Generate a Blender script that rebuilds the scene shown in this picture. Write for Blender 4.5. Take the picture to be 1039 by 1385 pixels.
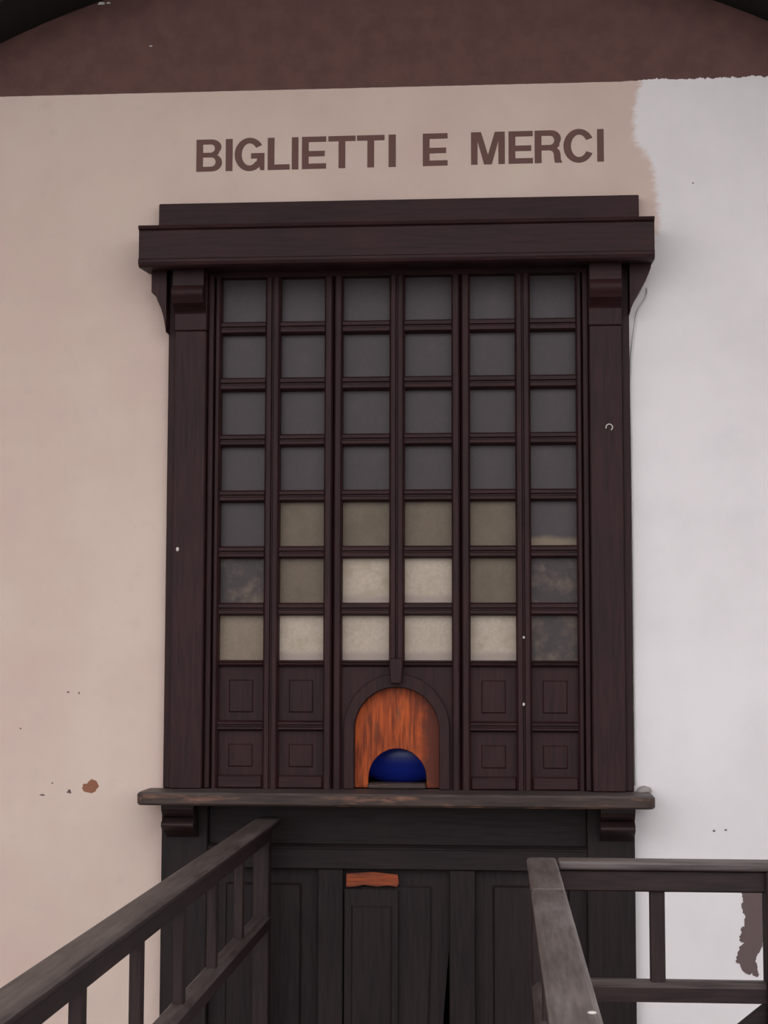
import bpy, bmesh, math, random
from mathutils import Matrix, Vector
random.seed(7)
sc = bpy.context.scene
C = sc.collection
for o in list(bpy.data.objects):
    bpy.data.objects.remove(o)

# ---------------------------------------------------------------- camera, sky, exposure
W, H = 1039, 1385
YAW, PITCH, ROLL, FPX = 0.0774396, 0.0869145, 0.00189464, 2277.42
CAM = Vector((0.3145, -4.5, 1.55))
cd = bpy.data.cameras.new('camera')
cam = bpy.data.objects.new('camera', cd); C.objects.link(cam)
fwd = Vector((-math.sin(YAW) * math.cos(PITCH), math.cos(YAW) * math.cos(PITCH), math.sin(PITCH)))
rt = Vector((math.cos(YAW), math.sin(YAW), 0)); up = rt.cross(fwd)
r2 = rt * math.cos(ROLL) + up * math.sin(ROLL); u2 = up * math.cos(ROLL) - rt * math.sin(ROLL)
M = Matrix((r2, u2, -fwd)).transposed().to_4x4(); M.translation = CAM
cam.matrix_world = M
cd.sensor_fit = 'VERTICAL'; cd.sensor_height = 24; cd.lens = FPX / H * 24
cd.clip_start = 0.05; cd.clip_end = 500
sc.camera = cam

world = bpy.data.worlds.new('overcast_sky'); sc.world = world; world.use_nodes = True
wb = world.node_tree.nodes['Background']
wb.inputs['Color'].default_value = (0.925, 0.945, 1.0, 1)
wb.inputs['Strength'].default_value = 2.12
vs = sc.view_settings
vs.view_transform = 'Standard'; vs.look = 'None'; vs.gamma = 1.0; vs.use_curve_mapping = False
vs.exposure = 0.0

# ---------------------------------------------------------------- helpers
def srgb(r, g, b):
    f = lambda c: (c / 255 / 12.92) if c / 255 <= 0.04045 else ((c / 255 + 0.055) / 1.055) ** 2.4
    return (f(r), f(g), f(b), 1)

class NT:
    """small wrapper that writes a material's nodes"""
    def __init__(s, name):
        s.m = bpy.data.materials.new(name); s.m.use_nodes = True
        s.t = s.m.node_tree; s.b = s.t.nodes['Principled BSDF']
        s.co = s.n('ShaderNodeTexCoord').outputs['Object']
    def n(s, k, **kw):
        x = s.t.nodes.new(k)
        for a, v in kw.items(): setattr(x, a, v)
        return x
    def put(s, sock, v):
        if isinstance(v, bpy.types.NodeSocket): s.t.links.new(v, sock)
        else: sock.default_value = v
    def math(s, op, a, b=0.0, c=0.0, clamp=False):
        x = s.n('ShaderNodeMath', operation=op, use_clamp=clamp)
        for i, v in enumerate((a, b, c)): s.put(x.inputs[i], v)
        return x.outputs[0]
    def mix(s, f, a, b):
        x = s.n('ShaderNodeMix', data_type='RGBA')
        s.put(x.inputs[0], f); s.put(x.inputs[6], a); s.put(x.inputs[7], b)
        return x.outputs[2]
    def noise(s, scale, detail=4, rough=0.55, stretch=(1, 1, 1), off=(0, 0, 0), co=None):
        mp = s.n('ShaderNodeMapping'); s.put(mp.inputs[0], co or s.co)
        mp.inputs['Scale'].default_value = stretch; mp.inputs['Location'].default_value = off
        x = s.n('ShaderNodeTexNoise'); s.put(x.inputs['Vector'], mp.outputs[0])
        x.inputs['Scale'].default_value = scale; x.inputs['Detail'].default_value = detail
        x.inputs['Roughness'].default_value = rough
        return x.outputs[0]
    def ramp(s, f, lo, hi):
        x = s.n('ShaderNodeMapRange', interpolation_type='SMOOTHSTEP'); x.clamp = True
        s.put(x.inputs[0], f); s.put(x.inputs[1], lo); s.put(x.inputs[2], hi)
        return x.outputs[0]
    def bump(s, h, strength=0.3, dist=0.002):
        x = s.n('ShaderNodeBump'); x.inputs['Strength'].default_value = strength
        x.inputs['Distance'].default_value = dist; s.put(x.inputs['Height'], h)
        s.t.links.new(x.outputs[0], s.b.inputs['Normal'])
    def sep(s):
        x = s.n('ShaderNodeSeparateXYZ'); s.put(x.inputs[0], s.co); return x.outputs
    def out(s, col, rough=0.5, spec=0.5):
        s.put(s.b.inputs['Base Color'], col); s.put(s.b.inputs['Roughness'], rough)
        s.b.inputs['Specular IOR Level'].default_value = spec
        return s.m

ST = {'x': (1, 14, 14), 'y': (14, 1, 14), 'z': (14, 14, 1)}
def wood(name, dark, light, axis, rough=0.5, spec=0.4, worn=None, wlo=0.6, whi=0.75, wscale=5, bstr=0.25, wstretch=None):
    t = NT(name)
    rnd = t.n('ShaderNodeObjectInfo').outputs['Random']
    va = t.n('ShaderNodeVectorMath', operation='ADD'); t.put(va.inputs[0], t.co)
    cx = t.n('ShaderNodeCombineXYZ')
    for i in range(3): t.put(cx.inputs[i], t.math('MULTIPLY', rnd, 7.3 + 3 * i))
    t.put(va.inputs[1], cx.outputs[0]); co = va.outputs[0]
    g = t.noise(9, 6, 0.6, ST[axis], co=co); big = t.noise(4, 3, 0.5, co=co)
    f = t.math('ADD', t.math('MULTIPLY', g, 0.65), t.math('MULTIPLY', big, 0.35))
    col = t.mix(t.ramp(f, 0.32, 0.68), dark, light)
    if worn:
        w = t.noise(wscale, 6, 0.65, wstretch or tuple(0.25 if k == 1 else 1 for k in ST[axis]), co=co)
        col = t.mix(t.ramp(w, wlo, whi), col, worn)
    t.bump(g, bstr, 0.0015)
    return t.out(col, rough, spec)

def three(name, *a, **k): return {ax: wood(name + '_' + ax, *a, ax, **k) for ax in 'xyz'}
WOOD = three('stained_wood', srgb(38, 19, 19), srgb(56, 30, 30), rough=0.55, spec=0.22)
BASEW = three('counter_wood', srgb(30, 22, 22), srgb(45, 34, 34), rough=0.6, spec=0.2)
RAILW = three('rail_wood', srgb(34, 23, 22), srgb(54, 38, 36), rough=0.55, spec=0.25)
CAPL = three('dark_handrail_wood', srgb(44, 35, 33), srgb(76, 65, 61), rough=0.48, spec=0.4, worn=srgb(98, 92, 90), wlo=0.5, whi=0.8, wscale=6)
CAPW = three('handrail_wood', srgb(58, 48, 45), srgb(96, 84, 80), rough=0.45, spec=0.45, worn=srgb(122, 116, 114), wlo=0.45, whi=0.75, wscale=7)
SHELFW = wood('shelf_wood', srgb(46, 36, 32), srgb(74, 57, 50), 'x', rough=0.55, spec=0.3, worn=srgb(132, 92, 72), wlo=0.54, whi=0.70, wscale=6, wstretch=(.8, 5, 5))
TOPW = three('worn_lit_grey_wood', srgb(78, 69, 64), srgb(112, 100, 95), rough=.5, spec=.35, worn=srgb(132, 124, 121), wlo=.5, whi=.78, wscale=8)  # for upward faces: wear, with light from above put into the colour
TOPD = three('worn_dark_wood', srgb(58, 49, 46), srgb(92, 81, 77), rough=.5, spec=.35, worn=srgb(110, 104, 102), wlo=.5, whi=.8, wscale=6)  # darker version for upward faces, also wear and painted top light
BARE = wood('bare_wood', srgb(60, 28, 18), srgb(160, 74, 34), 'x', rough=0.5, spec=0.3)

def shutter_material():
    t = NT('varnished_orange_wood')
    g = t.noise(12, 5, 0.6, (9, 9, .8)); big = t.noise(9, 4, 0.6)
    x, y, z = t.sep()
    col = t.mix(t.ramp(g, .3, .7), srgb(104, 42, 20), srgb(186, 84, 34))
    col = t.mix(t.ramp(t.math('ADD', big, t.math('MULTIPLY', x, 7.0)), .78, 1.15), col, srgb(96, 44, 28))
    col = t.mix(t.math('MULTIPLY', t.ramp(t.noise(14, 4, .6, (3, 3, 1), (3, 1, 2)), .55, .75), .6), col, srgb(90, 62, 44))
    t.bump(g, .25, .001)
    return t.out(col, .5, .2)
SHUT = shutter_material()

def flat(name, col, rough=0.5, var=0.1, scale=20, spec=0.4, bump=0.1):
    t = NT(name); n = t.noise(scale, 5)
    d = tuple(c * (1 - var) for c in col[:3]) + (1,); l = tuple(min(1, c * (1 + var)) for c in col[:3]) + (1,)
    t.bump(n, bump, .001)
    return t.out(t.mix(n, d, l), rough, spec)

def pane_material(name, base, stain=None, lo=.5, hi=.75, rough=.4, trans=0.0, foot=None, streak=False, spec=.25):
    t = NT(name)
    rnd = t.n('ShaderNodeObjectInfo').outputs['Random']
    va = t.n('ShaderNodeVectorMath', operation='ADD'); t.put(va.inputs[0], t.co)
    cx = t.n('ShaderNodeCombineXYZ')
    for i in range(3): t.put(cx.inputs[i], t.math('MULTIPLY', rnd, 9.1 + 4 * i))
    t.put(va.inputs[1], cx.outputs[0]); co = va.outputs[0]
    fine = t.noise(110, 5, .65, co=co); n = t.noise(14, 5, .6, (1, 1, 1.0), co=co)
    col = t.mix(fine, tuple(c * .74 for c in base[:3]) + (1,), tuple(min(1, c * 1.26) for c in base[:3]) + (1,))
    if stain: col = t.mix(t.ramp(n, lo, hi), col, stain)
    if streak:
        s = t.noise(26, 2, .5, (1, 1, .06), co=co)
        col = t.mix(t.math('MULTIPLY', t.ramp(s, .66, .76), .6), col, srgb(222, 214, 200))
    if foot:
        z = t.sep()[2]
        f = t.ramp(t.math('ADD', z, t.math('MULTIPLY', t.math('SUBTRACT', n, .5), .03)), -.030, -.050)
        col = t.mix(f, col, foot)
    t.put(t.b.inputs['Transmission Weight'], trans)
    t.bump(fine, .25, .001)
    return t.out(col, rough, spec)
PANE = {
 'D': pane_material('dusty_obscure_glass', srgb(69, 58, 59), srgb(78, 66, 67), .5, .8, .45, .08, spec=.3),
 'T': pane_material('tan_painted_glass', srgb(108, 93, 77), srgb(100, 86, 69), .45, .7, .4),
 'B': pane_material('pale_tan_painted_glass', srgb(132, 115, 97), srgb(122, 106, 88), .45, .7, .4),
 'C': pane_material('cream_painted_glass', srgb(182, 164, 146), srgb(166, 150, 128), .45, .7, .38, foot=srgb(160, 143, 132)),
 'S': pane_material('streaked_cream_glass', srgb(180, 163, 145), srgb(165, 149, 128), .45, .7, .38, foot=srgb(160, 143, 132), streak=True),
 'G': pane_material('half_stained_glass', srgb(72, 60, 61), srgb(80, 68, 66), .5, .8, .45, .08, spec=.3, foot=srgb(128, 110, 90)),
 'R': pane_material('smeared_glass', srgb(66, 55, 54), srgb(112, 94, 78), .46, .72, .45, .05, spec=.3),
}

class P:
    """collects shapes in scene coordinates and links them as one mesh object"""
    def __init__(s): s.bm = bmesh.new()
    def add(s, b):
        me = bpy.data.meshes.new('t'); b.to_mesh(me); b.free()
        s.bm.from_mesh(me); bpy.data.meshes.remove(me); return s
    def box(s, x0, x1, y0, y1, z0, z1, bev=0.002, seg=1):
        b = bmesh.new(); bmesh.ops.create_cube(b, size=1)
        for v in b.verts:
            v.co = Vector(((x0 + x1) / 2 + v.co.x * (x1 - x0), (y0 + y1) / 2 + v.co.y * (y1 - y0), (z0 + z1) / 2 + v.co.z * (z1 - z0)))
        if bev: bmesh.ops.bevel(b, geom=b.edges[:], offset=bev, segments=seg, affect='EDGES', profile=.5)
        return s.add(b)
    def prism(s, poly, axis, a, c, bev=0):
        b = bmesh.new()
        mk = {'x': lambda p, t: (t, p[0], p[1]), 'y': lambda p, t: (p[0], t, p[1]), 'z': lambda p, t: (p[0], p[1], t)}[axis]
        A = [b.verts.new(mk(p, a)) for p in poly]; B = [b.verts.new(mk(p, c)) for p in poly]
        n = len(poly)
        b.faces.new(A); b.faces.new(B[::-1])
        for i in range(n): b.faces.new((A[i], B[i], B[(i + 1) % n], A[(i + 1) % n]))
        bmesh.ops.recalc_face_normals(b, faces=b.faces[:])
        if bev: bmesh.ops.bevel(b, geom=b.edges[:], offset=bev, segments=1, affect='EDGES', profile=.5)
        return s.add(b)
    def field(s, x0, x1, z0, z1, yb, yf, ins):
        """raised panel field with four sloping margins"""
        b = bmesh.new()
        o = [b.verts.new((x, yb, z)) for x, z in ((x0, z0), (x1, z0), (x1, z1), (x0, z1))]
        i = [b.verts.new((x, yf, z)) for x, z in ((x0 + ins, z0 + ins), (x1 - ins, z0 + ins), (x1 - ins, z1 - ins), (x0 + ins, z1 - ins))]
        b.faces.new(i); b.faces.new(o[::-1])
        for k in range(4): b.faces.new((o[k], o[(k + 1) % 4], i[(k + 1) % 4], i[k]))
        bmesh.ops.recalc_face_normals(b, faces=b.faces[:])
        return s.add(b)
    def sphere(s, c, r, sc3=(1, 1, 1), u=16, v=10):
        b = bmesh.new(); bmesh.ops.create_uvsphere(b, u_segments=u, v_segments=v, radius=r)
        for q in b.verts: q.co = Vector((c[0] + q.co.x * sc3[0], c[1] + q.co.y * sc3[1], c[2] + q.co.z * sc3[2]))
        return s.add(b)
    def link(s, name, mat, parent=None, label=None, smooth=False, origin=None, top=None):
        me = bpy.data.meshes.new(name)
        xs = [v.co for v in s.bm.verts]
        c = Vector(origin) if origin is not None else Vector([(min(v[i] for v in xs) + max(v[i] for v in xs)) / 2 for i in range(3)])
        bmesh.ops.translate(s.bm, verts=s.bm.verts[:], vec=-c)
        s.bm.to_mesh(me); s.bm.free()
        if smooth:
            for f in me.polygons: f.use_smooth = True
        me.materials.append(mat)
        if top:                                        # lighter upper side of a board: wear plus painted-in top light
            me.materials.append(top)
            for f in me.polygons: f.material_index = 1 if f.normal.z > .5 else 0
        o = bpy.data.objects.new(name, me); C.objects.link(o)
        o['_c'] = [c.x, c.y, c.z]
        if parent:
            o.parent = parent; o.location = c - Vector(parent['_c'])
        else: o.location = c
        if label: o['label'] = label
        return o

def thing(name, label, cat, loc, group=None):
    o = bpy.data.objects.new(name, None); C.objects.link(o)
    o.empty_display_size = .1
    o.location = loc; o['_c'] = list(loc); o['label'] = label; o['category'] = cat
    if group: o['group'] = group
    return o
def tag(o, label, cat, group=None):
    o['label'] = label; o['category'] = cat
    if group: o['group'] = group
    return o
def struct(o): o['kind'] = 'structure'; return o
def arc(cx, cz, rx, rz, a0, a1, n=16):
    return [(cx + rx * math.cos(math.radians(a0 + (a1 - a0) * i / n)), cz + rz * math.sin(math.radians(a0 + (a1 - a0) * i / n))) for i in range(n + 1)]

# ---------------------------------------------------------------- the setting
XW0, XW1, YO, HC = -4.6, 4.5, -2.7, 4.25        # portico: side walls, open front, ceiling height
def wall_material():
    t = NT('old_wall_paint')
    x, y, z = t.sep()
    n1 = t.noise(2.2, 5, .6); n2 = t.noise(16, 6, .6); n3 = t.noise(1.2, 3, .5, (3, 1, .35), (4, 2, 1))
    beige = t.mix(t.ramp(t.math('ADD', t.math('MULTIPLY', n1, .7), t.math('MULTIPLY', n3, .3)), .35, .66), srgb(208, 181, 168), srgb(216, 194, 178))
    beige = t.mix(t.math('MULTIPLY', t.ramp(n2, .52, .75), .35), beige, srgb(198, 178, 166))
    white = t.mix(t.ramp(n1, .35, .7), srgb(236, 228, 226), srgb(226, 218, 216))
    white = t.mix(t.math('MULTIPLY', t.ramp(t.noise(5, 5, .6, off=(2, 2, 2)), .5, .8), .4), white, srgb(217, 210, 210))
    brown = t.mix(t.ramp(n2, .35, .65), srgb(94, 66, 61), srgb(105, 74, 67))
    # left edge of the fresh white coat: a curve over the height, with a brushed border
    fc = t.n('ShaderNodeFloatCurve'); cv = fc.mapping.curves[0]
    pts = [(0.0, 0.5), (.60, .5), (.66, .64), (.70, .70), (.756, .697), (.868, .687), (.905, .66), (.921, .648), (.97, .642), (1.0, .652)]
    zn = t.math('SUBTRACT', z, 2.0)             # z 2..3.12 -> 0..1.12
    zs = t.math('DIVIDE', zn, 1.12, clamp=True)
    P2 = [((p[0] if i else 0), p[1]) for i, p in enumerate(pts)]
    remap = {0.0: 0.0, .60: .52, .66: .56, .70: .62, .756: .675, .868: .775, .905: .822, .921: .845, .97: .90, 1.0: 1.0}
    cv.points[0].location = (0, .5); cv.points[1].location = (1, pts[-1][1])
    for p in P2[1:-1]:
        cv.points.new(remap[p[0]], p[1])
    fc.mapping.update(); t.put(fc.inputs['Value'], zs)
    brush = t.noise(26, 5, .7, (1, 1, 2.4)); wob = t.noise(7, 3, .5)
    e = t.math('ADD', t.math('SUBTRACT', x, fc.outputs[0]), t.math('ADD', t.math('MULTIPLY', t.math('SUBTRACT', brush, .5), .05), t.math('MULTIPLY', t.math('SUBTRACT', wob, .5), .05)))
    m_white = t.ramp(e, -.006, .018)
    # top edge of the pale paint against the brown band
    hair = t.noise(60, 4, .7, (1, 1, .3), (1, 0, 3)); hw = t.noise(9, 4, .6, off=(5, 1, 0))
    edge = t.math('ADD', 3.1155, t.math('MULTIPLY', t.ramp(x, .60, .70), t.math('ADD', .004, t.math('ADD', t.math('MULTIPLY', t.math('SUBTRACT', hair, .5), .022), t.math('MULTIPLY', t.math('SUBTRACT', hw, .5), .02)))))
    edge = t.math('ADD', edge, t.math('MULTIPLY', t.math('SUBTRACT', t.noise(40, 3, off=(2, 5, 1)), .5), .002))
    m_brown = t.ramp(t.math('SUBTRACT', z, edge), -.0005, .0012)
    col = t.mix(m_brown, t.mix(m_white, beige, white), brown)
    # hairline crack left of the cornice
    t.bump(t.math('ADD', t.math('MULTIPLY', n2, .5), t.noise(4, 4, .6, off=(7, 7, 7))), .22, .006)
    return t.out(col, .75, .25)
WALLM = wall_material()

def wall_with_hole():
    b = bmesh.new()
    xs = [XW0, -.60, .60, XW1]; zs = [0, 2.62, HC]
    def grid(y):
        return {(i, k): b.verts.new((xs[i], y, zs[k])) for i in range(4) for k in range(3)}
    F, K = grid(0), grid(.28)
    for i in range(3):
        for k in range(2):
            if (i, k) == (1, 0): continue
            for g in (F, K): b.faces.new((g[i, k], g[i + 1, k], g[i + 1, k + 1], g[i, k + 1]))
    loop = [(1, 0), (1, 1), (2, 1), (2, 0)]
    for a, c in zip(loop, loop[1:]): b.faces.new((F[a], F[c], K[c], K[a]))
    out = [(0, 0), (0, 1), (0, 2), (1, 2), (2, 2), (3, 2), (3, 1), (3, 0), (2, 0)]
    for a, c in zip(out, out[1:]): b.faces.new((F[a], F[c], K[c], K[a]))
    b.faces.new((F[0, 0], F[1, 0], K[1, 0], K[0, 0]))
    bmesh.ops.recalc_face_normals(b, faces=b.faces[:])
    p = P(); p.add(b); return p
wall_back = struct(wall_with_hole().link('wall_back', WALLM, origin=(0, 0, 0)))

PLAST = flat('side_wall_plaster', srgb(206, 190, 180), .8, .05, 4)
CORNER_SHADE = flat('corner_shade_paint', srgb(26, 20, 21), .9, .1, 6)  # near-black, for the added arch that darkens the corners
STONE = flat('stone_floor', srgb(108, 100, 94), .6, .15, 5)
p = P(); p.box(XW0 - .3, XW0, YO, .28, -.2, HC - .001, 0); struct(p.link('wall_left', PLAST))
p = P(); p.box(XW1, XW1 + .3, YO, .28, -.2, HC - .001, 0); struct(p.link('wall_right', PLAST))
p = P(); p.box(XW0, XW1, YO, 2.2, -.2, 0, 0); struct(p.link('floor', STONE))
p = P(); p.box(XW0 - .3, XW1 + .3, YO, .28, HC, HC + .3, 0); struct(p.link('ceiling', PLAST))
# shallow dark arch added along the wall to shade the top corners
acx, atop, ar = -.05, 3.509, 2.5
inn = arc(acx, atop - ar, ar, ar, 50, 130, 40); outr = [(x, z + .22) for x, z in inn][::-1]
p = P(); p.prism(inn + outr, 'y', -.22, -.0005); struct(p.link('corner_shade_arch_1', CORNER_SHADE))
p = P(); p.box(-40, 40, -60, YO, -.35, -.2, 0); struct(p.link('ground', flat('outdoor_paving', srgb(112, 108, 104), .8, .1, 2)))
# dark ticket office behind the window
DARKR = flat('dim_office_plaster', srgb(92, 84, 80), .9, .05, 4)
p = P()
p.box(-1.5, -1.4, .28, 2.2, 0, 3.0, 0); p.box(1.4, 1.5, .28, 2.2, 0, 3.0, 0); p.box(-1.5, 1.5, 2.1, 2.2, 0, 3.0, 0); p.box(-1.5, 1.5, .28, 2.2, 3.0, 3.1, 0)
struct(p.link('wall_office', DARKR))

# ---------------------------------------------------------------- ticket window joinery
tw = thing('ticket_window', 'tall dark brown wooden ticket window of small square panes under a heavy lintel', 'ticket window', (0, 0, 1.205))
WX, WY, WZ = WOOD['x'], WOOD['y'], WOOD['z']
ZB = 1.205
# casing backband strips beside the pilasters
for s in (-1, 1):
    p = P(); p.box(min(s * .6235, s * .602), max(s * .6235, s * .602), -.022, .0, ZB, 2.60, .003); p.link('edge_strip', WZ, tw)
    x0, x1 = sorted((s * .603, s * .516))
    p = P(); p.box(x0, x1, -.040, .02, ZB, 2.437, .003)
    pil = p.link('pilaster', WZ, tw)
    p = P(); p.box(x0 - .001, x1 + .001, -.043, .02, 2.437, 2.60, .002); p.link('necking', WZ, pil)
    q0, q1 = x0 + .001, x1 - .002
    prof = [(-.0425, 2.606), (-.080, 2.606), (-.080, 2.553), (-.086, 2.551)] + [(-.086 - .010 * math.sin(math.pi * k / 8), 2.551 - .038 * k / 8) for k in range(1, 8)] + [(-.086, 2.513)] + [(-.0425 - .038 * (1 - math.sin(math.pi / 2 * k / 8)), 2.505 - .026 * k / 8) for k in range(9)]
    p = P(); p.prism(prof, 'x', q0, q1); p.link('corbel', WX, pil)
    ear = [(0, 2.43), (.004, 2.455), (.008, 2.475), (.014, 2.495), (.022, 2.512), (.029, 2.530), (.034, 2.538), (.041, 2.540), (.041, 2.606), (0, 2.606)]
    if s > 0: ear = [(0, 2.465), (.005, 2.485), (.014, 2.505), (.030, 2.532), (.045, 2.560), (.056, 2.585), (.057, 2.592), (.057, 2.606), (0, 2.606)]
    p = P(); p.prism([(s * (.6235 + ex), ez) for ex, ez in ear], 'y', -.060, 0.0); p.link('side_bracket', WZ, tw)
    x0, x1 = sorted((s * .515, s * .4995))
    p = P(); p.box(x0, x1, -.020, .03, ZB, 2.60, .004, 2); p.link('bead', WZ, tw)
# lintel
lp = [(-.0005, 2.604), (-.128, 2.592), (-.138, 2.596), (-.142, 2.604), (-.142, 2.611), (-.136, 2.6145), (-.136, 2.690), (-.1385, 2.6925), (-.145, 2.694), (-.147, 2.6985), (-.145, 2.703), (-.130, 2.7055), (-.0005, 2.7055)]
p = P(); p.prism(lp, 'x', -.684, .684, 0); lin = p.link('lintel', WX, tw)
p = P(); p.box(-.652, .652, -.036, 0, 2.700, 2.791, .002); p.link('top_board', WX, tw)
p = P(); p.box(-.604, .604, -.012, .04, 2.588, 2.606, .002); p.link('head_rail', WX, tw)

def bar_v(p, x0, x1, z0, z1, yf, yb, groove=True):
    c, w = (x0 + x1) / 2, (x1 - x0) / 2
    e = .005
    if groove: pts = [(x0, yb), (x0, yf + .010), (x0 + e, yf + .001), (x0 + e + .002, yf), (c - .004, yf), (c - .0015, yf + .006), (c + .0015, yf + .006), (c + .004, yf), (x1 - e - .002, yf), (x1 - e, yf + .001), (x1, yf + .010), (x1, yb)]
    else: pts = [(x0, yb), (x0, yf + .008), (x0 + e, yf), (x1 - e, yf), (x1, yf + .008), (x1, yb)]
    p.prism(pts, 'z', z0, z1)
def bar_h(p, x0, x1, z0, z1, yf, yb, groove=True):
    c = (z0 + z1) / 2; e = .005
    pts = [(yb, z0), (yf + .010, z0), (yf, z0 + e)]
    if groove: pts += [(yf, c - .004), (yf + .006, c - .0015), (yf + .006, c + .0015), (yf, c + .004)]
    pts += [(yf, z1 - e), (yf + .010, z1), (yb, z1)]
    p.prism(pts, 'x', x0, x1)

rows = [1.5459, 1.6998, 1.8527, 2.0045, 2.1572, 2.3129, 2.4674]      # bottoms of the seven pane rows
PH = .1195
cols = [(-.481, -.3595), (-.318, -.1970), (-.1475, -.0205), (.0205, .1475), (.1970, .318), (.3595, .481)]
kinds = ['DDDDDD', 'DDDDDD', 'DDDDDD', 'DDDDDD', 'DTTTTG', 'RTCCTR', 'BCCSSR'][::-1]
sash_spec = [(0, -.4985, -.1735, 'x'), (2, -.1705, .1705, 'x'), (4, .1735, .4985, 'x')]
pane_mesh = {}
PLAB = {'T': 'tan painted pane', 'B': 'pale tan painted pane', 'C': 'cream painted pane', 'S': 'streaked cream painted pane', 'G': 'dusty pane with tan stain along its foot', 'R': 'smeared dirty pane'}
for c0, xa, xb, _ in sash_spec:
    left, right = cols[c0], cols[c0 + 1]
    p = P()
    zt = 2.588
    ybk = .022
    bar_v(p, xa, left[0], ZB, zt, -.012, ybk, False)
    bar_v(p, right[1], xb, ZB, zt, -.012, ybk, False)
    z_low = 1.528 if c0 == 2 else ZB
    bar_v(p, left[1], right[0], z_low, zt, -.012, ybk)
    sash = p.link('sash', WZ, tw)
    for (x0, x1) in (left, right):
        for k in range(1, 7):
            q = P(); bar_h(q, x0, x1, rows[k - 1] + PH, rows[k], -.006, ybk); q.link('glazing_bar', WX, sash)
        q = P(); bar_h(q, x0, x1, rows[0] - .0175, rows[0], -.006, ybk); q.link('bottom_bar', WX, sash)
    for ci in (c0, c0 + 1):
        xc = sum(cols[ci]) / 2
        for k in range(7):
            kd = kinds[k][ci]; zc = rows[k] + PH / 2
            if kd not in pane_mesh:
                q = P(); q.box(xc - .067, xc + .067, ybk + .0005, ybk + .0045, zc - .068, zc + .068, 0)
                o = q.link('window_pane', PANE[kd], sash); pane_mesh[kd] = o
            else:
                o = pane_mesh[kd].copy(); C.objects.link(o); o.parent = sash
                o.location = Vector((xc, ybk + .0025, zc)) - Vector(sash['_c'])
            if kd in PLAB: o['label'] = PLAB[kd]
        if c0 != 2:                                    # two small raised panels under the glass
            x0, x1 = cols[ci]
            for z0, z1 in ((1.385, 1.528), (1.240, 1.357)):
                q = P(); q.box(x0 - .001, x1 + .001, .012, .020, z0 - .004, z1 + .004, 0); q.field(x0 + .027, x1 - .027, z0 + .020, z1 - .034, .0125, .0088, .0042)
                q.link('panel', WZ, sash)
            q = P(); bar_h(q, x0, x1, 1.357, 1.385, -.006, ybk); q.link('panel_rail', WX, sash)
            q = P(); q.box(x0, x1, -.004, ybk, ZB, 1.240, .004); q.link('foot_rail', WX, sash)
    if c0 == 2:                                        # arched hatch
        R1, R2, ZS = .1125, .1415, 1.361
        q = P(); q.prism([(-.1473, ZB), (-.1473, 1.528), (.1473, 1.528), (.1473, ZB), (R1, ZB)] + arc(0, ZS, R1, R1, 0, 180, 32) + [(-R1, ZB)], 'y', .006, .0215)
        q.link('spandrel_board', WZ, sash)
        q = P(); q.prism([(R2, ZB)] + arc(0, ZS, R2, R2 + .008, 0, 180, 40) + [(-R2, ZB), (-R1 - .001, ZB)] + arc(0, ZS, R1 + .001, R1 + .001, 180, 0, 40) + [(R1 + .001, ZB)], 'y', -.004, .0055, .0018)
        ah = q.link('arch_casing', WZ, sash)
        q = P(); q.prism([(-.018, 1.552), (-.018, 1.528), (-.0145, 1.484), (.0145, 1.484), (.018, 1.528), (.018, 1.552)], 'y', -.030, -.0045, .003); q.link('keystone', WZ, sash)
        q = P(); q.prism([(-.138, ZB + .002), (-.138, 1.515), (.138, 1.515), (.138, ZB + .002), (.078, ZB + .002), (.078, 1.231)] + arc(0.0, 1.231, .078, .080, 0, 180, 28) + [(-.078, ZB + .002)], 'y', .030, .042, .001)
        q.link('hatch_shutter', SHUT, tw, 'orange-brown varnished hatch board with half-round opening')
        q = P(); q.box(-.0775, .0775, .004, .060, ZB + .0005, 1.220, .003); q.link('hatch_sill', SHELFW, tw)
# nail heads and a little hook left in the wood
PALE = flat('pale_metal', srgb(205, 195, 185), .4, .05)
for x, y, z, r in ((-.588, -.041, 1.842, .0045), (.3375, -.0125, 1.4307, .0035), (.3385, -.0125, 1.6068, .003)):
    q = P(); q.sphere((x, y, z), r, (1, .6, 1.3), 10, 6); q.link('nail_head', PALE, tw, 'pale nail head')
b = bmesh.new(); q = P()
def torus(q, c, R, r, a0=0, a1=360, n=20, m=6):
    b = bmesh.new(); rings = []
    for i in range(n + 1):
        A = math.radians(a0 + (a1 - a0) * i / n)
        rings.append([b.verts.new((c[0] + (R + r * math.cos(2 * math.pi * k / m)) * math.cos(A), c[1] + r * math.sin(2 * math.pi * k / m), c[2] + (R + r * math.cos(2 * math.pi * k / m)) * math.sin(A))) for k in range(m)])
    for i in range(n):
        for k in range(m): b.faces.new((rings[i][k], rings[i][(k + 1) % m], rings[i + 1][(k + 1) % m], rings[i + 1][k]))
    bmesh.ops.recalc_face_normals(b, faces=b.faces[:]); q.add(b)
torus(q, (.567, -.0425, 2.162), .0085, .0016, -60, 200); q.link('ring_hook', PALE, tw, 'open ring hook')

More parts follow.
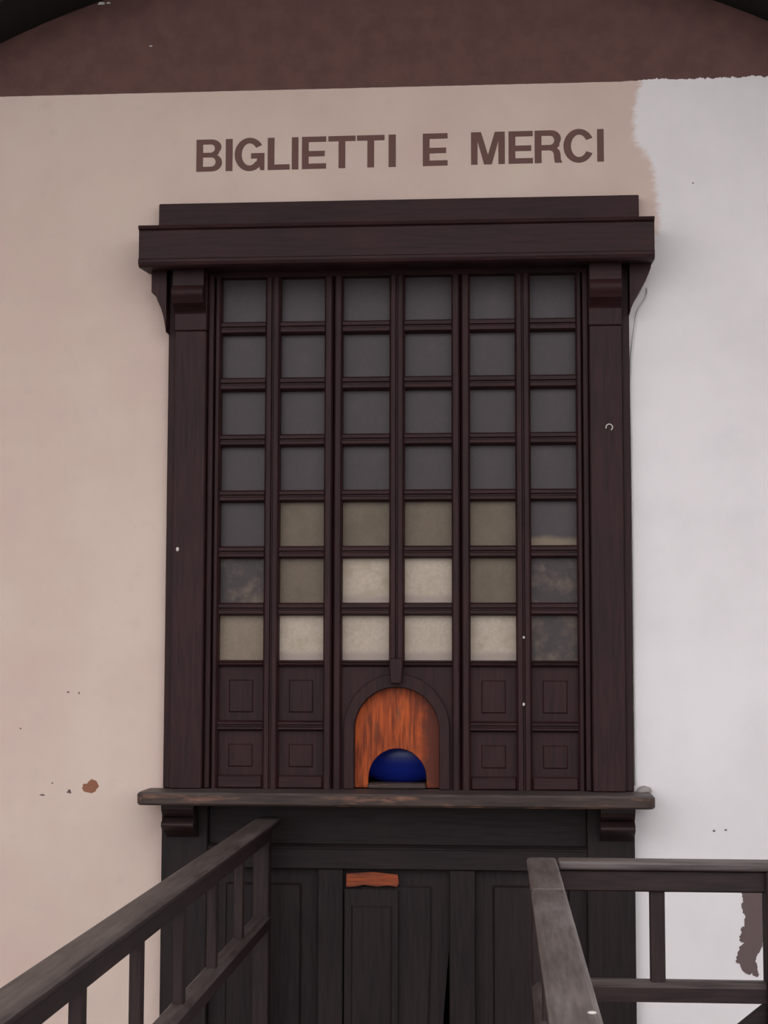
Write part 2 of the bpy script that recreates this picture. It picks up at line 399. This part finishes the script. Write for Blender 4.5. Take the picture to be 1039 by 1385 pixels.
# ---------------------------------------------------------------- counter shelf
cs = thing('counter_shelf', 'thick worn wooden counter shelf with rounded front corners under the ticket window', 'shelf', (0, 0, 1.1715))
poly = [(-.665, -.0005), (-.665, -.145), (-.661, -.156), (-.650, -.162), (.650, -.162), (.662, -.156), (.668, -.142), (.668, -.0005)]
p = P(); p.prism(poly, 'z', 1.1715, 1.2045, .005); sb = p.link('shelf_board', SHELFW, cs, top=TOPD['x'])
p = P(); p.box(-.598, .598, .001, .40, 1.1715, 1.2045, .002); p.link('inner_board', SHELFW, cs)
for s in (-1, 1):
    x0, x1 = (-.609, -.524) if s < 0 else (.532, .620)
    prof = [(-.031, 1.171), (-.110, 1.171), (-.110, 1.158), (-.100, 1.146), (-.088, 1.138), (-.074, 1.1345)] + [(-.080 - .030 * math.sin(math.pi * k / 10), 1.1335 - .034 * k / 10) for k in range(0, 11)] + [(-.066, 1.097), (-.05, 1.090), (-.031, 1.078)]
    p = P(); p.prism(prof, 'x', x0, x1); p.link('bracket', RAILW['x'], cs)

# ---------------------------------------------------------------- panelled counter front
cf = thing('wainscot_panelling', 'dark panelled wooden front below the counter shelf with an orange bare-wood scar', 'panelling', (0, 0, 0))
BX, BZ = BASEW['x'], BASEW['z']
for s in (-1, 1):
    x0, x1 = sorted((s * .6235, s * .500))
    p = P(); p.box(x0, x1, -.030, -.0005, .0, 1.171, .003); p.link('pier', BZ, cf)
p = P(); p.box(-.4995, .4995, -.006, .03, 1.0605, 1.171, .001); p.link('frieze_board', BX, cf)
p = P(); p.prism([(.03, .997), (-.020, .997), (-.024, 1.000), (-.024, 1.050), (-.029, 1.051), (-.029, 1.054), (-.020, 1.0605), (.03, 1.0605)], 'x', -.4995, .4995); p.link('top_rail', BX, cf)
p = P(); p.box(-.4995, .4995, -.024, .03, 0, .16, .003); p.link('bottom_rail', BX, cf)
for x0, x1 in ((-.2065, -.140), (.140, .2085)):
    p = P(); p.box(x0, x1, -.022, .03, .1605, .9965, .003); p.link('stile', BZ, cf)
for x0, x1 in ((-.4995, -.2070), (.2090, .4995)):
    p = P(); p.box(x0, x1, .004, .03, .1605, .9965, 0); p.field(x0 + .044, x1 - .044, .20, .958, .0045, -.006, .006)
    p.link('panel', BZ, cf)
p = P(); p.prism([(-.1395, .1605), (.098, .1605), (.124, .62), (.1392, .80), (.1392, .9965), (-.1395, .9965)], 'y', .004, .028)
p.prism([(-.095, .20), (.062, .20), (.086, .62), (.092, .80), (.092, .953), (-.095, .953)], 'y', -.005, .0045, .004); p.link('panel', BZ, cf)
p = P(); p.box(-.136, .006, -.020, -.0125, .20, .9465, .0015); p.field(-.118, -.010, .22, .904, -.0205, -.0255, .005); p.link('patch_board', BZ, cf)
bw = [(-.131, .951), (-.131, .986), (-.06, .990), (.004, .984), (.0075, .962), (.002, .952), (-.02, .956), (-.05, .952), (-.085, .957), (-.11, .952)]
p = P(); p.prism(bw, 'y', -.0150, -.0125); p.link('bare_wood_patch', BARE, cf, 'bare orange wood where the dark finish has split away')

# ---------------------------------------------------------------- blue thing behind the hatch
t = NT('glossy_blue'); BLUE = t.out(srgb(30, 48, 152), .3, .5)
p = P(); p.sphere((0, .200, 1.2845), .080, (1.75, .8, 1.0), 48, 30)
tag(p.link('blue_dome', BLUE, smooth=True), 'glossy blue rounded thing showing through the half-round opening of the hatch', 'blue object')

# ---------------------------------------------------------------- painted lettering
letters = [('B', -.557, -.485), ('I', -.475, -.456), ('G', -.450, -.367), ('L', -.358, -.297), ('I', -.291, -.273), ('E', -.263, -.196), ('T', -.190, -.115), ('T', -.111, -.035), ('I', -.024, -.004),
           ('E', .070, .138), ('M', .202, .294), ('E', .304, .370), ('R', .375, .447), ('C', .453, .536), ('I', .544, .562)]
def glyph(c, w):
    s, h = .205, .165
    if c == 'I': return [[(0, 0), (w, 0), (w, 1), (0, 1)]]
    if c == 'L': return [[(0, 0), (w, 0), (w, h), (s, h), (s, 1), (0, 1)]]
    if c == 'T': return [[(w / 2 - s / 2, 0), (w / 2 + s / 2, 0), (w / 2 + s / 2, 1 - h), (w, 1 - h), (w, 1), (0, 1), (0, 1 - h), (w / 2 - s / 2, 1 - h)]]
    if c == 'E': return [[(0, 0), (w, 0), (w, h), (s, h), (s, .385), (w * .94, .385), (w * .94, .555), (s, .555), (s, 1 - h), (w, 1 - h), (w, 1), (0, 1)]]
    if c == 'M': return [[(0, 0), (.195, 0), (.195, .72), (w / 2 - .115, 0), (w / 2 + .115, 0), (w - .195, .72), (w - .195, 0), (w, 0), (w, 1), (w - .30, 1), (w / 2, .30), (.30, 1), (0, 1)]]
    if c == 'B':
        o = [(0, 0), (w * .60, 0)] + arc(w * .60, .275, w * .40, .275, -90, 62, 10) + [(w * .86, .535)] + arc(w * .58, .76, w * .39, .24, -40, 90, 10) + [(0, 1)]
        a = [(s, .15)] + arc(w * .58, .295, w * .17, .145, -90, 90, 8) + [(s, .44)]
        b = [(s, .585)] + arc(w * .56, .715, w * .16, .13, -90, 90, 8) + [(s, .845)]
        return [o, a, b]
    if c == 'R':
        o = [(0, 0), (s, 0), (s, .385), (w * .56, .385), (w * .66, .36), (w * .72, .28), (w * .73, .12), (w * .76, 0), (w * 1.03, 0), (w * 1.03, .03), (w * .985, .08), (w * .975, .25), (w * .94, .37), (w * .84, .445), (w * .93, .52)]
        o += arc(w * .62, .735, w * .37, .265, -32, 90, 10) + [(0, 1)]
        a = [(s, .55)] + arc(w * .58, .692, w * .16, .142, -90, 90, 8) + [(s, .835)]
        return [o, a]
    if c == 'C':
        return [arc(w * .5, .5, w * .5, .52, 27, 333, 36) + arc(w * .51, .5, w * .265, .345, 330, 30, 30)]
    if c == 'G':
        return [arc(w * .5, .5, w * .5, .52, 33, 308, 34) + [(w * .83, .115), (w * .86, 0), (w, 0), (w, .535), (w * .55, .535), (w * .55, .37), (w * .76, .37), (w * .73, .27)] + arc(w * .5, .5, w * .265, .345, 318, 36, 28)]
sign = thing('painted_lettering', 'brown block capitals reading BIGLIETTI E MERCI painted on the wall above the window', 'lettering', (0, 0, 2.89))
LET = flat('brown_letter_paint', srgb(108, 77, 71), .7, .08, 60, .25)
for c, xa, xb in letters:
    hgt = .0905; loops = glyph(c, (xb - xa) / hgt)
    b = bmesh.new(); es = []
    for lp_ in loops:
        pts = []
        for q_ in lp_:
            if not pts or (abs(q_[0] - pts[-1][0]) + abs(q_[1] - pts[-1][1])) > 1e-4: pts.append(q_)
        z0 = 2.8890 + .0055 * ((xa + xb) / 2 + .557) / 1.119
        vv = [b.verts.new((xa + u * hgt, -.0012, z0 + .0050 * (u * hgt) + v * hgt)) for u, v in pts]
        es += [b.edges.new((vv[i], vv[(i + 1) % len(vv)])) for i in range(len(vv))]
    bmesh.ops.triangle_fill(b, use_beauty=True, use_dissolve=False, edges=es)
    r = bmesh.ops.extrude_face_region(b, geom=b.faces[:])
    bmesh.ops.translate(b, verts=[v for v in r['geom'] if isinstance(v, bmesh.types.BMVert)], vec=(0, .0012, 0))
    bmesh.ops.recalc_face_normals(b, faces=b.faces[:])
    p = P(); p.add(b); p.link('letter', LET, sign)

# ---------------------------------------------------------------- chipped paint on the wall
CHIP = flat('bare_brown_plaster', srgb(104, 86, 84), .85, .10, 40)
CHIP2 = flat('bare_rust_plaster', srgb(142, 92, 70), .85, .18, 60)
def ragged(pts, amp, n=5):
    out = []
    for i, a_ in enumerate(pts):
        b_ = pts[(i + 1) % len(pts)]
        for k in range(n):
            f = k / n; j = amp if k else amp * .4
            out.append((a_[0] + (b_[0] - a_[0]) * f + random.uniform(-j, j), a_[1] + (b_[1] - a_[1]) * f + random.uniform(-j, j)))
    return out
peel = [(.900, .99), (.900, .9492), (.902, .9322), (.898, .9189), (.901, .8982), (.907, .8889), (.904, .8662), (.895, .851), (.896, .8397), (.891, .8321), (.894, .8228), (.904, .8173), (.890, .8077), (.886, .7869), (.880, .7718), (.893, .7589), (.906, .7422), (.912, .7386), (.923, .7406), (.931, .7333), (.942, .7372), (.936, .7502), (.931, .7726), (.941, .7953), (.955, .8293), (.962, .9), (.960, .99)]
wall_back['_c'] = [0, 0, 0]
p = P(); p.prism(ragged(peel, .0026, 4), 'y', -.0008, .0); p.link('paint_chip', CHIP, wall_back, 'torn brown patch')
p = P(); p.prism(ragged([(-.848, 1.2017), (-.844, 1.2135), (-.834, 1.2145), (-.830, 1.220), (-.822, 1.2255), (-.810, 1.2216), (-.802, 1.2079), (-.810, 1.1941), (-.821, 1.1881), (-.844, 1.1938)], .0014, 3), 'y', -.0008, .0); p.link('paint_chip', CHIP2, wall_back)
for x, z, w_, h_ in ((-.884, 1.193, .007, .006), (-.957, 1.183, .008, .0025), (-.891, 1.4586, .004, .003), (-.861, 1.4567, .003, .004), (-1.02, 1.36, .003, .002), (-.93, 1.215, .003, .003), (.83, 1.105, .004, .003), (.86, 1.107, .004, .003), (.80, 2.83, .003, .002)):
    p = P(); p.prism(ragged([(x - w_, z - h_ * .6), (x + w_, z - h_), (x + w_ * .6, z + h_ * .7), (x, z + h_)], .0006, 2), 'y', -.0006, .0); p.link('paint_chip', CHIP, wall_back)
WHITE = flat('white_plaster', srgb(226, 222, 218), .8, .06, 30)
for x, z, w_, h_ in ((-.832, 3.3765, .010, .005), (-.812, 3.377, .006, .003), (-.69, 3.25, .004, .0015)):
    p = P(); p.prism(ragged([(x - w_, z - h_ * .6), (x + w_, z - h_ * .5), (x + w_, z + h_ * .7), (x - w_ * .5, z + h_)], .001, 2), 'y', -.0008, .0); p.link('paint_chip', WHITE, wall_back, 'white paint spot')

# painted-over cable along the right edge of the frame, with a lump of plaster on the shelf end
cu = bpy.data.curves.new('wall_cable', 'CURVE'); cu.dimensions = '3D'; cu.bevel_depth = .0028; cu.bevel_resolution = 2
pts = [(.671, .004, 2.5477), (.674, -.004, 2.536), (.671, -.004, 2.520), (.659, -.004, 2.500), (.6475, -.004, 2.480), (.641, -.004, 2.445), (.634, -.004, 2.395), (.6285, -.004, 2.34), (.6275, -.004, 2.12), (.6285, -.004, 1.73), (.628, -.004, 1.42), (.629, -.004, 1.222)]
s_ = cu.splines.new('BEZIER'); s_.bezier_points.add(len(pts) - 1)
for bp, c in zip(s_.bezier_points, pts): bp.co = c; bp.handle_left_type = bp.handle_right_type = 'AUTO'
tmp = bpy.data.objects.new('tmp', cu); C.objects.link(tmp)
me = bpy.data.meshes.new_from_object(tmp.evaluated_get(bpy.context.evaluated_depsgraph_get()))
bpy.data.objects.remove(tmp)
me.materials.clear(); me.materials.append(flat('painted_cable', srgb(206, 203, 198), .6, .08, 40))
for f in me.polygons: f.use_smooth = True
cab = bpy.data.objects.new('wall_cable', me); C.objects.link(cab)
tag(cab, 'thin white painted cable running down beside the right edge of the ticket window', 'cable')
p = P(); b = bmesh.new(); bmesh.ops.create_icosphere(b, subdivisions=3, radius=1)
for v in b.verts:
    k = 1 + random.uniform(-.06, .06)
    v.co = Vector((.650 + v.co.x * .020 * k, -.018 + v.co.y * .017 * k, 1.2045 + max(0, v.co.z) * .016 * k))
bmesh.ops.remove_doubles(b, verts=b.verts[:], dist=.0002)
p.add(b); tag(p.link('plaster_lump', flat('grey_plaster', srgb(150, 142, 138), .9, .2, 60), smooth=True), 'small grey lump of plaster on the right end of the counter shelf', 'plaster')

# ---------------------------------------------------------------- queue railings
RX, RY, RZ = RAILW['x'], RAILW['y'], RAILW['z']
ZC, ZT, ZA, ZL0, ZL1 = 1.135, 1.116, 1.072, .850, .887
def run_y(root, xc, dx, ya, yb, balus, cap, cuts=()):
    """a straight railing run along y; xc is the cap's centre, dx shifts the frame below"""
    ys = [ya] + list(cuts) + [yb]
    for a_, b_ in zip(ys, ys[1:]):
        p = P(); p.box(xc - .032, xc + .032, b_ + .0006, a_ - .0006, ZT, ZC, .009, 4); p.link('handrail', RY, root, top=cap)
    x = xc + dx
    p = P(); p.box(x - .021, x + .021, yb + .02, ya - .012, ZA, ZT - .0005, .003); p.link('top_rail', RY, root)
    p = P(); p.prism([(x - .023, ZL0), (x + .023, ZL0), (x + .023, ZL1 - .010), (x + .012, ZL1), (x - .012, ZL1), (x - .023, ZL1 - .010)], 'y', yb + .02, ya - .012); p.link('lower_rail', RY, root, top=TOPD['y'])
    for y in balus:
        p = P(); p.box(x - .0105, x + .0105, y - .015, y + .015, ZL1 - .006, ZA + .001, .002); p.link('baluster', RZ, root)
    p = P(); p.box(x - .021, x + .021, yb + .02, ya - .012, .08, .121, .003); p.link('bottom_rail', RY, root)

lr = thing('queue_railing', 'dark wooden queue railing rising from the lower left corner to the counter front', 'railing', (-.334, -.04, 0))
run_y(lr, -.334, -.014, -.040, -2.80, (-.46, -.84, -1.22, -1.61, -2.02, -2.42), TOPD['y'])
for y in (-.068, -2.76):
    p = P(); p.box(-.369, -.327, y - .024, y + .024, 0, ZT - .0003, .003); p.link('post', RZ, lr)
lr.rotation_euler = (0, 0, .0105)

rl = thing('queue_railing', 'worn wooden corner railing standing in front of the right side of the counter', 'railing', (.3685, -.925, 0))
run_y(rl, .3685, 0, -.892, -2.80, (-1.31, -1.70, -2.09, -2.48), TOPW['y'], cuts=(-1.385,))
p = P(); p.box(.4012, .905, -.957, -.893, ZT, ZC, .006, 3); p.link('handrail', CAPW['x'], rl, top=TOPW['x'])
p = P(); p.box(.390, .905, -.945, -.903, ZA, ZT - .0005, .003); p.link('top_rail', RX, rl)
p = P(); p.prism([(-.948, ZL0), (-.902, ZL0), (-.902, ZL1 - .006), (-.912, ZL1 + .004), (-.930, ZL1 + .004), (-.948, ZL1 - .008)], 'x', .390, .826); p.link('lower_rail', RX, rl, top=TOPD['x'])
p = P(); p.box(.390, .826, -.945, -.903, .08, .121, .003); p.link('bottom_rail', RX, rl)
p = P(); p.box(.590, .621, -.935, -.913, ZL1 - .002, ZA + .001, .002); p.link('baluster', RZ, rl)
for x, y in ((.3685, -.925), (.3685, -2.76)):
    p = P(); p.box(x - .022, x + .022, y - .024, y + .024, 0, ZT - .0003, .003); p.link('post', RZ, rl)
p = P(); p.box(.824, .880, -.960, -.900, 0, ZT - .0003, .003); ep = p.link('post', RZ, rl)
p = P(); p.prism([(.842, 1.086), (.850, 1.092), (.862, 1.094), (.862, 1.086)], 'y', -.963, -.9595); p.link('split_wood', flat('raw_yellow_wood', srgb(206, 178, 110), .6, .1, 60), ep, 'raw yellow split in the post')
p = P(); p.prism([(.828, .8495), (.3905, .4995), (.3905, .438), (.828, .793)], 'y', -.938, -.908); p.link('diagonal_brace', RX, rl)
q = P(); q.sphere((.3885, -2.462, ZC + .0004), .0055, (1, 1, .35), 14, 8); q.link('screw', PALE, rl, 'bright screw head', smooth=True)
rl.rotation_euler = (0, 0, .0095)

for o in bpy.data.objects:
    if '_c' in o: del o['_c']
